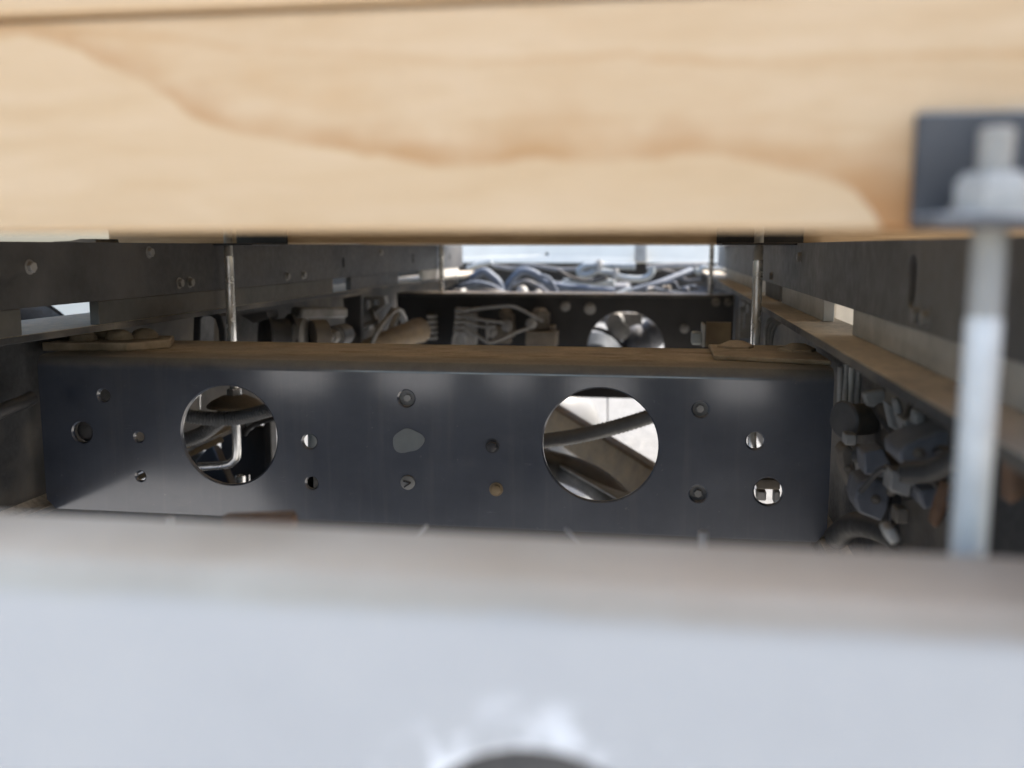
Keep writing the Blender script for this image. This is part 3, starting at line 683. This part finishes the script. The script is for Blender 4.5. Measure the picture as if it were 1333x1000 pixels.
# ------------------------------------------------------------------ left: spring hanger parts between the crossmembers
Yl = 1.75
ds = thing("spring_bush", at(400, 450, Yl), "dusty pale ring bush with a dark cylinder behind the flange at left", "bush")
c = at(399, 437, Yl)
s = MB(); s.lathe(c - Vector((.02, 0, 0)), c + Vector((.1, 0, 0)), [(0, .030), (.004, .034), (.018, .034), (.022, .026)], 28); s.build("ring", M_grey, ds)
s = MB(); s.cyl(at(405, 437, Yl), at(425, 436, Yl + .02), .030, 24, .002); s.build("cylinder", M_cast, ds)
dr = thing("air_drum", at(363, 450, 1.7), "rounded dark drum with rims behind the flange at left", "drum")
s = MB(); s.lathe(at(343, 440, 1.72), at(385, 440, 1.76), [(0, .040), (.002, .047), (.007, .047), (.010, .038), (.026, .036), (.045, .038), (.050, .047), (.056, .047)], 28); s.build("drum", M_rail, dr)
ab = thing("arched_bracket", at(275, 450, 1.42), "dark arched bracket in front of the left middle rod", "bracket")
s = MB(); pts = [(250, 456), (252, 411), (258, 405), (278, 405), (288, 411), (293, 428), (294, 456), (285, 456), (284, 430), (280, 416), (274, 412), (264, 412), (261, 416), (260, 456)]
pl_ = [at(a, q, 1.45) for a, q in pts]; s.prism([(p.x, p.z) for p in pl_], lambda u, v, q: (u, q, v), 1.45, 1.50); s.build("arch", M_rail, ab, bevel=.002)
s = MB().bar(at(385, 407, 1.8), at(446, 407, 1.95), .03, .022); s.build("cross_tube", M_grey, bevel=.006, label="grey horizontal tube above the pale ring bush at left", cat="tube")
s = MB(); q = [at(a, c_, 1.7) for a, c_ in ((312, 410), (347, 405), (350, 415), (330, 421))]; s.prism([(p.x, p.z) for p in q], lambda u, v, t_: (u, t_, v), 1.7, 1.75); s.build("triangular_plate", M_rail, bevel=.002, label="dark triangular plate just right of the left middle rod", cat="plate")
nb = thing("shackle_bolt", at(437, 448, 1.85), "square nut and bolt end standing behind the flange at left", "bolt")
s = MB(); c = at(436, 438, 1.85); s.hexbolt(c, (0, -1, 0), .015, .02, .012); s.build("nut", M_grey, nb); s = MB(); s.cyl(c, c + Vector((0, .06, 0)), .022, 16); s.build("shank", M_rail, nb)
wbk = thing("windowed_bracket", at(484, 440, 2.25), "grey cast bracket with two square windows below the left rail", "bracket")
s = MB(); o = [at(a, c_, 2.25) for a, c_ in ((471, 430), (471, 387), (500, 386), (502, 396), (484, 410), (480, 430))]
def rect_px(x0, y0, x1, y1, Y): a, c_ = at(x0, y1, Y), at(x1, y0, Y); return [(a.x, a.z), (c_.x, a.z), (c_.x, c_.z), (a.x, c_.z)]
s.plate([(p.x, p.z) for p in o], [rect_px(476, 391, 483, 405, 2.25), rect_px(486, 390, 494, 399, 2.25)], lambda u, v, q: (u, 2.25 + q, v), .03, ch=.001); s.build("frame", M_grey, wbk)
for k, (x0, y0, x1, y1, mt, lab) in enumerate(((497, 436, 484, 404, M_grey, "first slanting steel strap left of the long beam end"), (504, 438, 520, 405, M_lightgrey, "pale slanting strap in the bundle below the left rail"),
                                               (496, 428, 512, 404, M_rail, "dark slanting strap in the bundle below the left rail"), (522, 406, 530, 428, M_grey, "short strap leaning over the long tapered arm"))):
    s = MB().bar(at(x0, y0, 2.2 + .03*k), at(x1, y1, 2.26 + .03*k), .012, .02, (0, 1, 0)); s.build("steel_strap", mt, bevel=.002, label=lab, cat="strap", group="slanting straps below the left rail")
s = MB(); a, c_ = at(478, 452, 2.05), at(546, 430, 2.3); s.tube([a, a.lerp(c_, .5), c_], lambda u: .018 + .014*u, 10); s.build("tapered_arm", M_brown, label="brown dusty tapered arm pointing left behind the flange, beside the terminal stack", cat="arm")
hose("brake_hose", [(440, 446, 2.1), (460, 436, 2.1), (472, 425, 2.15), (490, 418, 2.2)], .006, M_rubber, "thin dark hose curving through the slanting straps at left")
hose("brake_hose", [(484, 447, 2.0), (492, 430, 2.0), (505, 413, 2.05), (519, 403, 2.1), (528, 414, 2.15)], .005, M_grey, "thin grey hose arching over the tapered arm")
s = MB(); q = [at(a, c_, 2.1) for a, c_ in ((446, 388), (470, 384), (470, 450), (452, 450))]; s.prism([(p.x, p.z) for p in q], lambda u, v, t_: (u, t_, v), 2.1, 2.12); s.build("hanger_plate", M_rail, bevel=.002, label="dark hanger plate below the small pale gap of the left rail", cat="plate")
# right: bracket with windows beyond the right rod, light box beside it
lb = thing("light_box", at(905, 450, 1.55), "pale box fitting on an upright plate left of the right middle rod", "fitting")
s = MB().box(*hex_px(900, 433, 914, 449, 1.62, .03)); s.build("box", M_palepipe, lb, bevel=.003)
s = MB().box(*hex_px(914, 423, 918, 452, 1.6, .06)); s.build("upright_plate", M_lightgrey, lb); s = MB().box(*hex_px(918.5, 420, 952, 452, 1.66, .012)); s.build("back_plate", M_brown, lb)
wr = thing("windowed_plate", at(972, 440, 2.1), "light grey upright plate with dark windows left of the right middle rod", "plate")
s = MB(); o = rect_px(962, 390, 984, 440, 2.1); s.plate(o, [rect_px(964, 393, 969, 400, 2.1), rect_px(971, 396, 975, 408, 2.1), rect_px(978, 399, 983, 404, 2.1), rect_px(967, 408, 970, 428, 2.1)], lambda u, v, q: (u, 2.1 + q, v), .012, ch=.0008); s.build("plate", M_grey, wr)
for k, (d, lab) in enumerate(((0, "outer of three thin pipes arching under the right rail lip"), (5, "middle of three thin pipes arching under the right rail lip"), (10, "inner of three thin pipes arching under the right rail lip"))):
    hose("bundle_pipe", [(997 + d*.6, 450, 1.5), (998 + d*.7, 425 + d, 1.5), (1006 + d*.5, 414 + d*.8, 1.5), (1022, 412 + d*.6, 1.5), (1050, 420 + d*.6, 1.45)], .0035, M_grey, lab, "pipe", "thin pipes under the right rail lip")

# ------------------------------------------------------------------ seen through the left hole
hose("wiring_conduit", [(190, 531, 1.33), (236, 540, 1.33), (275, 545, 1.33), (310, 544, 1.33), (345, 535, 1.32), (380, 526, 1.32)], .0098, M_conduit, "ribbed black conduit crossing the left round hole", "conduit", seg=16, corr=.12, step=.0024)
hose("wiring_conduit", [(200, 580, 1.42), (236, 574, 1.42), (262, 565, 1.42), (284, 549, 1.42), (300, 530, 1.42)], .011, M_conduit, "lower ribbed conduit slanting in the left part of the left hole", "conduit", seg=16, corr=.12, step=.0024)
dc = thing("dished_seat", V(ROD_L, 1.357, at(303, 528, 1.357).z - H), "brown dished seat with a nut, around the rod inside the left hole", "seat plate")
zc = at(303, 530, 1.357).z - H
s = MB(); s.lathe(V(ROD_L, 1.357, zc), V(ROD_L, 1.357, 1), [(0, .036), (.001, .041), (.004, .041), (.010, .034), (.017, .020), (.019, .009)], 36); s.build("dish", M_brown, dc)
s = MB(); s.lathe(V(ROD_L, 1.357, zc + .0185), V(ROD_L, 1.357, 1), [(0, .0115), (.009, .0115), (.010, .0105)], 6); s.build("nut", M_zinc, dc)
s = MB(); s.bar(at(180, 622, 1.45), at(290, 571, 1.52), .004, .010); s.build("flat_strip", M_brown, bevel=.001, label="slanting brown strip ending at the bent rod in the left hole", cat="strip")
s = MB(); s.tube([at(324, 556, 1.5), at(336, 545, 1.5)], .0068, 14); s.build("pipe_stub", M_palepipe, label="short bright pipe stub right of the bent rod in the left hole", cat="pipe")
hose("brake_line", [(318, 566, 1.49), (326, 556, 1.49), (345, 548, 1.49), (375, 541, 1.49)], .004, M_rubber, "thin dark line beside the bright pipe stub in the left hole")
s = MB(); s.box(*hex_px(290, 556, 347, 650, 1.7, .02)); s.box(*hex_px(346.5, 545, 352, 650, 1.68, .03)); s.build("mudguard_plate", M_rail, bevel=.002, label="dark upright plate filling the right part of the left hole", cat="plate")
s = MB(); s.bar(at(270, 590, 1.62), at(296, 650, 1.55), .05, .02, (0, 1, 0)); s.build("hanger_strut", M_black, bevel=.003, label="black leg slanting down in the bottom of the left hole", cat="hanger")
s = MB(); s.cyl(at(313, 619, 1.5), at(314, 660, 1.5), .0085, 18); s.cyl(at(324, 618, 1.52), at(325, 660, 1.52), .0015, 8); s.build("steel_pin", M_zinc, label="bright upright pin at the bottom of the left hole", cat="pin")
s = MB(); s.box(*hex_px(200, 590, 268, 660, 1.75, .02)); s.build("guard_panel", M_spacer_dark, bevel=.002, label="dark grey panel in the lower left of the left hole", cat="panel")
s = MB(); s.box(*hex_px(200, 480, 262, 560, 1.9, .02)); s.build("guard_panel", M_black, bevel=.002, label="black panel in the upper left of the left hole", cat="panel")
s = MB(); s.cyl(at(260, 500, 1.5), at(260, 533, 1.5), .0016, 8); s.build("thin_wire", M_zinc, label="thin upright wire at upper left inside the left hole", cat="wire")
for px, py, Y, r, lab in ((409, 577, 1.3, .009, "pale upright pipe glimpsed through the small hole right of the left round hole"),):
    s = MB(); s.cyl(at(px, py - 16, Y), at(px, py + 16, Y), r, 16); s.build("upright_pipe", M_palepipe, label=lab, cat="pipe")
s = MB(); s.box(*hex_px(985, 640, 998, 652, 1.30, .02)); s.box(*hex_px(1007, 640, 1016, 656, 1.32, .02)); s.build("clamp_block", M_grey, bevel=.002, label="pale clamp pieces glimpsed in the lower right bolt hole", cat="clamp")
s = MB(); s.box(*hex_px(985, 624, 1016, 637, 1.26, .02)); s.build("dusty_plate", M_cast, bevel=.002, label="dusty plate in the upper part of the lower right bolt hole", cat="plate")

# ------------------------------------------------------------------ seen through the right hole
hose("fuel_hose", [(640, 583, 1.55), (700, 575, 1.55), (745, 569, 1.55), (790, 559, 1.55), (835, 546, 1.55), (885, 528, 1.55)], .0125, M_conduit, "thick grey black hose crossing the right round hole", seg=16, corr=.05, step=.0036)
s = MB(); s.bar(at(905, 668, 1.75), at(690, 527, 2.5), .05, .075, (.3, 0, 1)); s.build("torque_arm", M_brown, bevel=.006, label="brown slanting arm across the lower half of the right hole", cat="arm")
s = MB(); s.bar(at(840, 663, 1.6), at(690, 578, 2.1), .05, .005, (.2, 0, 1)); s.build("edge_strip", M_grey, bevel=.001, label="thin grey edged strip below the brown arm in the right hole", cat="strip")
s = MB(); s.tube([at(690, 600, 1.9), at(740, 612, 1.9), (at(780, 632, 1.8)), at(815, 665, 1.7)], .03, 16); s.build("drive_pipe", M_rubber, label="thick black curved pipe at the bottom of the right hole", cat="pipe")
s = MB(); s.box(*hex_px(690, 470, 880, 516, 2.0, .06)); s.build("dark_brace", M_black, bevel=.003, label="dark straight brace across the top of the right hole", cat="brace")
tk = thing("round_tank", at(745, 600, 4.2), "pale round tank seen in the top of the right hole", "tank")
c = at(742, 575, 4.2)
s = MB(); s.lathe(c + Vector((-.16, .2, 0)), c + Vector((.3, -.1, 0)), [(0, .10), (.02, .17), (.05, .20), (.2, .20), (.23, .17), (.25, .10)], 36); s.build("shell", M_tank, tk)
s = MB(); s.lathe(c + Vector((-.09, .16, 0)), c + Vector((.37, -.14, 0)), [(0, .204), (.03, .204)], 36); s.build("band", M_lightgrey, tk)
s = MB(); s.cyl(at(791, 500, 2.2), at(791, 590, 2.2), .0013, 8); s.build("hanging_wire", M_black, label="thin dark upright wire in the right hole", cat="wire")

# ------------------------------------------------------------------ clutter on the right below the frame lip
for k, (x, y0, y1, r, mt, lab) in enumerate(((1093, 478, 560, .003, M_grey, "leftmost thin upright pipe right of the drilled crossmember"), (1101, 474, 530, .0032, M_grey, "second thin upright pipe right of the drilled crossmember"),
                                             (1107, 478, 532, .0036, M_lightgrey, "brightest thin upright pipe right of the drilled crossmember"), (1117, 476, 528, .003, M_grey, "rightmost thin upright pipe right of the drilled crossmember"))):
    s = MB(); s.tube([at(x + 1, y0, .98), at(x, (y0 + y1)/2, .98), at(x - 1, y1, .97)], r, 10); s.build("upright_tube", mt, label=lab, cat="pipe", group="thin upright pipes beside the crossmember end")
cn = thing("filter_canister", at(1115, 565, .95), "dark brown canister with a rim right of the drilled crossmember", "canister")
s = MB(); s.lathe(at(1096, 547, .93), at(1150, 545, .97), [(0, .011), (.003, .0165), (.006, .0175), (.007, .015), (.04, .0155), (.045, .011)], 24); s.build("body", M_cast, cn)
s = MB(); c = at(1097, 547, .925); s.lathe(c, c + Vector((.03, .02, 0)), [(0, .0165), (.002, .0185), (.004, .0165)], 24); s.build("rim", M_rail, cn)
def slab(name, pts, Y, d, mt, lab, cat, grp=None, bev=.003):
    q = [at(a, c_, Y) for a, c_ in pts]; s = MB(); s.prism([(p.x, p.z) for p in q], lambda u, v, t_: (u, t_, v), Y, Y + d)
    return s.build(name, mt, bevel=bev, label=lab, cat=cat, group=grp)
slab("mounting_plate", [(1122, 512), (1150, 505), (1165, 520), (1152, 585), (1146, 532), (1128, 530)], .92, .01, M_grey, "grey hooked plate above the dark canister at right", "plate")
slab("mounting_plate", [(1150, 520), (1200, 548), (1188, 575), (1158, 556)], .86, .008, M_grey, "grey slanting plate under the right rail lip", "plate")
slab("cable_clip", [(1163, 520), (1172, 518), (1178, 540), (1168, 545)], .82, .012, M_grey, "small grey clip high under the right rail lip", "clip")
slab("cable_clip", [(1190, 532), (1208, 540), (1204, 560), (1188, 552)], .76, .012, M_grey, "squarish grey clip under the rail lip close to the nearest rod", "clip")
slab("blue_block", [(1170, 588), (1182, 578), (1222, 562), (1246, 558), (1244, 588), (1212, 610), (1186, 616), (1172, 602)], .72, .05, M_bluebox, "larger slate blue block just left of the nearest rod", "connector", None, .0022)
slab("blue_block", [(1118, 628), (1135, 622), (1160, 630), (1156, 664), (1148, 680), (1118, 668), (1112, 650)], .82, .04, M_bluebox, "slate blue block low beside the right end of the drilled crossmember", "connector", None, .0022)
slab("blue_block", [(1196, 640), (1225, 634), (1232, 660), (1202, 664)], .74, .04, M_bluebox, "small slate block low behind the rusty lug", "connector", None, .0022)
slab("support_arm", [(1092, 590), (1100, 580), (1112, 586), (1118, 630), (1108, 644), (1096, 612)], .92, .03, M_cast, "dusty brown upright arm touching the end of the drilled crossmember", "arm")
slab("support_arm", [(1155, 700), (1160, 640), (1176, 632), (1192, 634), (1186, 654), (1166, 660), (1162, 704)], .84, .02, M_black, "black crooked arm between the two lower slate blocks", "arm")
slab("valve_body", [(1115, 588), (1170, 600), (1166, 628), (1120, 626)], .90, .05, M_grey, "grey valve body in the middle of the clutter at right", "valve", None, .003)
slab("valve_body", [(1130, 560), (1168, 568), (1172, 590), (1128, 582)], 1.0, .04, M_black, "black valve body under the dark canister at right", "valve", None, .003)
slab("rusty_lug", [(1212, 684), (1222, 652), (1232, 626), (1243, 632), (1238, 660), (1222, 690)], .70, .014, M_rust, "rusty brown lug left of the nearest rod near its foot", "lug")
hose("rubber_hose", [(1140, 520, .95), (1155, 545, .9), (1178, 568, .86), (1200, 580, .8)], .0075, M_rubber, "black hose slanting down under the right rail lip")
hose("rubber_hose", [(1115, 590, .87), (1135, 595, .86), (1160, 606, .84), (1185, 640, .8)], .0085, M_rubber, "black hose curving above the lower slate blocks at right")
hose("rubber_hose", [(1180, 615, .7), (1215, 612, .68), (1245, 598, .66), (1270, 590, .64)], .008, M_rubber, "black hose running under the larger slate block towards the nearest rod")
hose("rubber_hose", [(1088, 700, .95), (1110, 684, .92), (1140, 686, .88), (1170, 700, .84)], .012, M_rubber, "thick black hose lying low at the foot of the clutter at right")
slab("pale_fitting", [(1150, 690), (1164, 684), (1176, 706), (1160, 712)], .70, .02, M_lightgrey, "small pale fitting low at right by the flange edge", "fitting")
slab("rusty_plate", [(1318, 600), (1345, 580), (1350, 640), (1316, 660)], .55, .02, M_rust, "rusty plate at the right picture edge beside the nearest rod", "plate")
for k, (px, py, Y, lab) in enumerate(((1160, 640, .80, "small hex bolt on the crooked black arm in the clutter at right"), (1142, 612, .895, "hex bolt on the grey valve body in the clutter at right"), (1104, 610, .915, "hex bolt on the dusty upright arm in the clutter at right"),
                                  (1196, 590, .715, "hex bolt on the larger slate blue block"), (1140, 650, .815, "hex bolt on the slate block low beside the crossmember end"))):
    s = MB().hexbolt(at(px, py, Y), (0, -1, .15), .0032, .004, .003); s.build("bolt", M_cast, label=lab, cat="bolt")
hose("loose_wire", [(1120, 640, .80), (1150, 610, .78), (1175, 625, .76), (1205, 620, .74), (1235, 650, .70)], .0022, M_rubber, "thin wire winding between the slate blue blocks", "wire")
hose("loose_wire", [(1186, 520, .80), (1180, 560, .78), (1205, 590, .74), (1230, 585, .70), (1250, 620, .66)], .0026, M_black, "thin wire falling from the right rail lip beside the nearest rod", "wire")
slab("blue_block", [(1124, 590), (1150, 584), (1160, 604), (1154, 622), (1126, 618)], .80, .03, M_bluebox, "squarish slate block above the low slate block beside the crossmember end", "connector", None, .0015)
slab("grey_block", [(1176, 548), (1214, 538), (1220, 562), (1184, 580)], .78, .03, M_grey, "grey block right under the rail lip above the larger slate block", "connector", None, .0015)
slab("grey_block", [(1160, 612), (1190, 620), (1184, 648), (1158, 640)], .76, .025, M_grey, "grey block in the middle between the slate blocks at right", "connector", None, .0015)
for k, (x0, y0, x1, y1, Y, mt, lab) in enumerate(((1158, 575, 1172, 590, .80, M_cast, "small brown plug beside the left end of the larger slate block"), (1100, 566, 1116, 580, .90, M_grey, "small grey plug below the dark canister rim"),
                                                  (1186, 618, 1198, 634, .76, M_grey, "small grey plug between the two slate blocks"), (1222, 606, 1240, 622, .69, M_grey, "grey plug under the larger slate block beside the nearest rod"),
                                                  (1166, 664, 1184, 682, .78, M_cast, "brown plug low between the crooked arm and the small slate block"))):
    s = MB().box(*hex_px(x0, y0, x1, y1, Y, .018)); s.build("connector_plug", mt, bevel=.0015, label=lab, cat="connector", group="small plugs in the clutter at right")
s = MB().zbox(.21, .225, .4, 3.0, -.40, -.345); s.build("skirt_sheet", M_black, label="black sheet low behind the clutter at right", cat="sheet")

# ------------------------------------------------------------------ left end and below the drilled crossmember
s = MB(); s.box(*hex_px(394, 616, 407.5, 642, 1.17, .02)); s.build('hole_shade_block', M_black, label='added black block darkening the lower small hole right of the left round hole', cat='block')  # black block added so the small hole looks dark inside
hose("air_hose", [(-40, 560, 1.0), (0, 536, 1.02), (25, 526, 1.04), (42, 518, 1.06)], .0085, M_rubber, "black hose slanting at the left picture edge beside the crossmember end")
slab("hanger_bracket", [(-30, 480), (40, 470), (44, 520), (20, 530), (-30, 540)], 1.14, .02, M_rail, "dark bracket at the left picture edge behind the crossmember end", "bracket")
slab("hanger_bracket", [(-30, 560), (6, 548), (18, 640), (-30, 660)], 1.10, .02, M_spacer_dark, "grey green bracket low at the left picture edge", "bracket")
s = MB().zbox(-1.0, .42, 1.30, 1.44, -.66, -.385); s.build('cross_tube', M_black, bevel=.006, label='added deep black beam darkening the gap low behind the drilled crossmember', cat='beam')  # added black mass, fills the bright gap below the crossmember with dark
s = MB(); s.tube([V(-.8, 1.3, -.352), V(-.4, 1.25, -.357), V(0, 1.22, -.352)], .008, 12); s.build("lower_pipe", M_brown, label="brown pipe running just below the drilled crossmember", cat="pipe")
for px, lab in ((222, "short pale bolt end below the left hole at the foreground edge"), (916, "pale stud end below the right bolt hole at the foreground edge")):
    s = MB(); s.cyl(at(px, 672 if px < 500 else 692, .62), at(px - 1, 712, .62), .0032, 12); s.build("stud_end", M_lightgrey, label=lab, cat="stud")
slab("rust_flake_plate", [(286, 672), (380, 668), (384, 690), (288, 690)], .60, .01, M_rust, "rusty brown plate edge below the left round hole", "plate")
for k, (a, q, lab) in enumerate((((736, 688), (760, 712), "pale cable tie tail sloping under the drilled crossmember, below the right hole"), ((540, 700), (556, 684), "tiny pale cable tail under the middle of the drilled crossmember"))):
    s = MB(); s.tube([at(*a, .6), at(*q, .6)], .0011, 8); s.build("cable_tail", M_lightgrey, label=lab, cat="cable")

# ------------------------------------------------------------------ outside: rear wheel seen in the left gap
wh = thing("truck_wheel", (-1.10, 1.31, 0), "black ribbed tyre seen through the bright gap under the left rail", "wheel")
cw = Vector((-1.10, 1.31, .45)); RW = .45
s = MB(); prof = [(0, .24), (.01, .36), (.03, .41)]
x_ = .045
for k in range(6): prof += [(x_, RW), (x_ + .018, RW), (x_ + .019, RW - .010), (x_ + .024, RW - .010)]; x_ += .025
prof += [(.21, .41), (.23, .36), (.24, .24)]
s.lathe(cw - Vector((.12, 0, 0)), cw + Vector((1, 0, 0)), prof, 72); s.build("tyre", M_rubber, wh)
s = MB(); s.lathe(cw - Vector((.09, 0, 0)), cw + Vector((1, 0, 0)), [(0, .10), (.01, .235), (.16, .245), (.17, .2)], 36); s.build("rim", M_lightgrey, wh)

mb = MB().box((-1.55, 2.05, .55), (-1.05, 2.45, .90)); mb.build("white_gap_filler", M_white, bevel=.02, label="added white panel giving the brightness beside the ribbed tyre in the left gap", cat="stand_in")  # white block added to make this part of the gap bright
mb = MB().box((.40, 2.35, .55), (.72, 2.9, .93)); mb.build("beige_gap_filler", M_gap_filler, bevel=.01, label="added beige box standing in for bright ground in the square gap under the right black rail", cat="filler")  # beige box added in place of the bright ground beyond the gap

slab("dirt_shim", [(62, 318.2), (70, 314.5), (92, 313.5), (104, 311), (124, 311), (126, 318.2)], 1.30, .06, M_cast, "crumbly dark shim on the left black rail beside the bright slit", "shim", None, .0006)
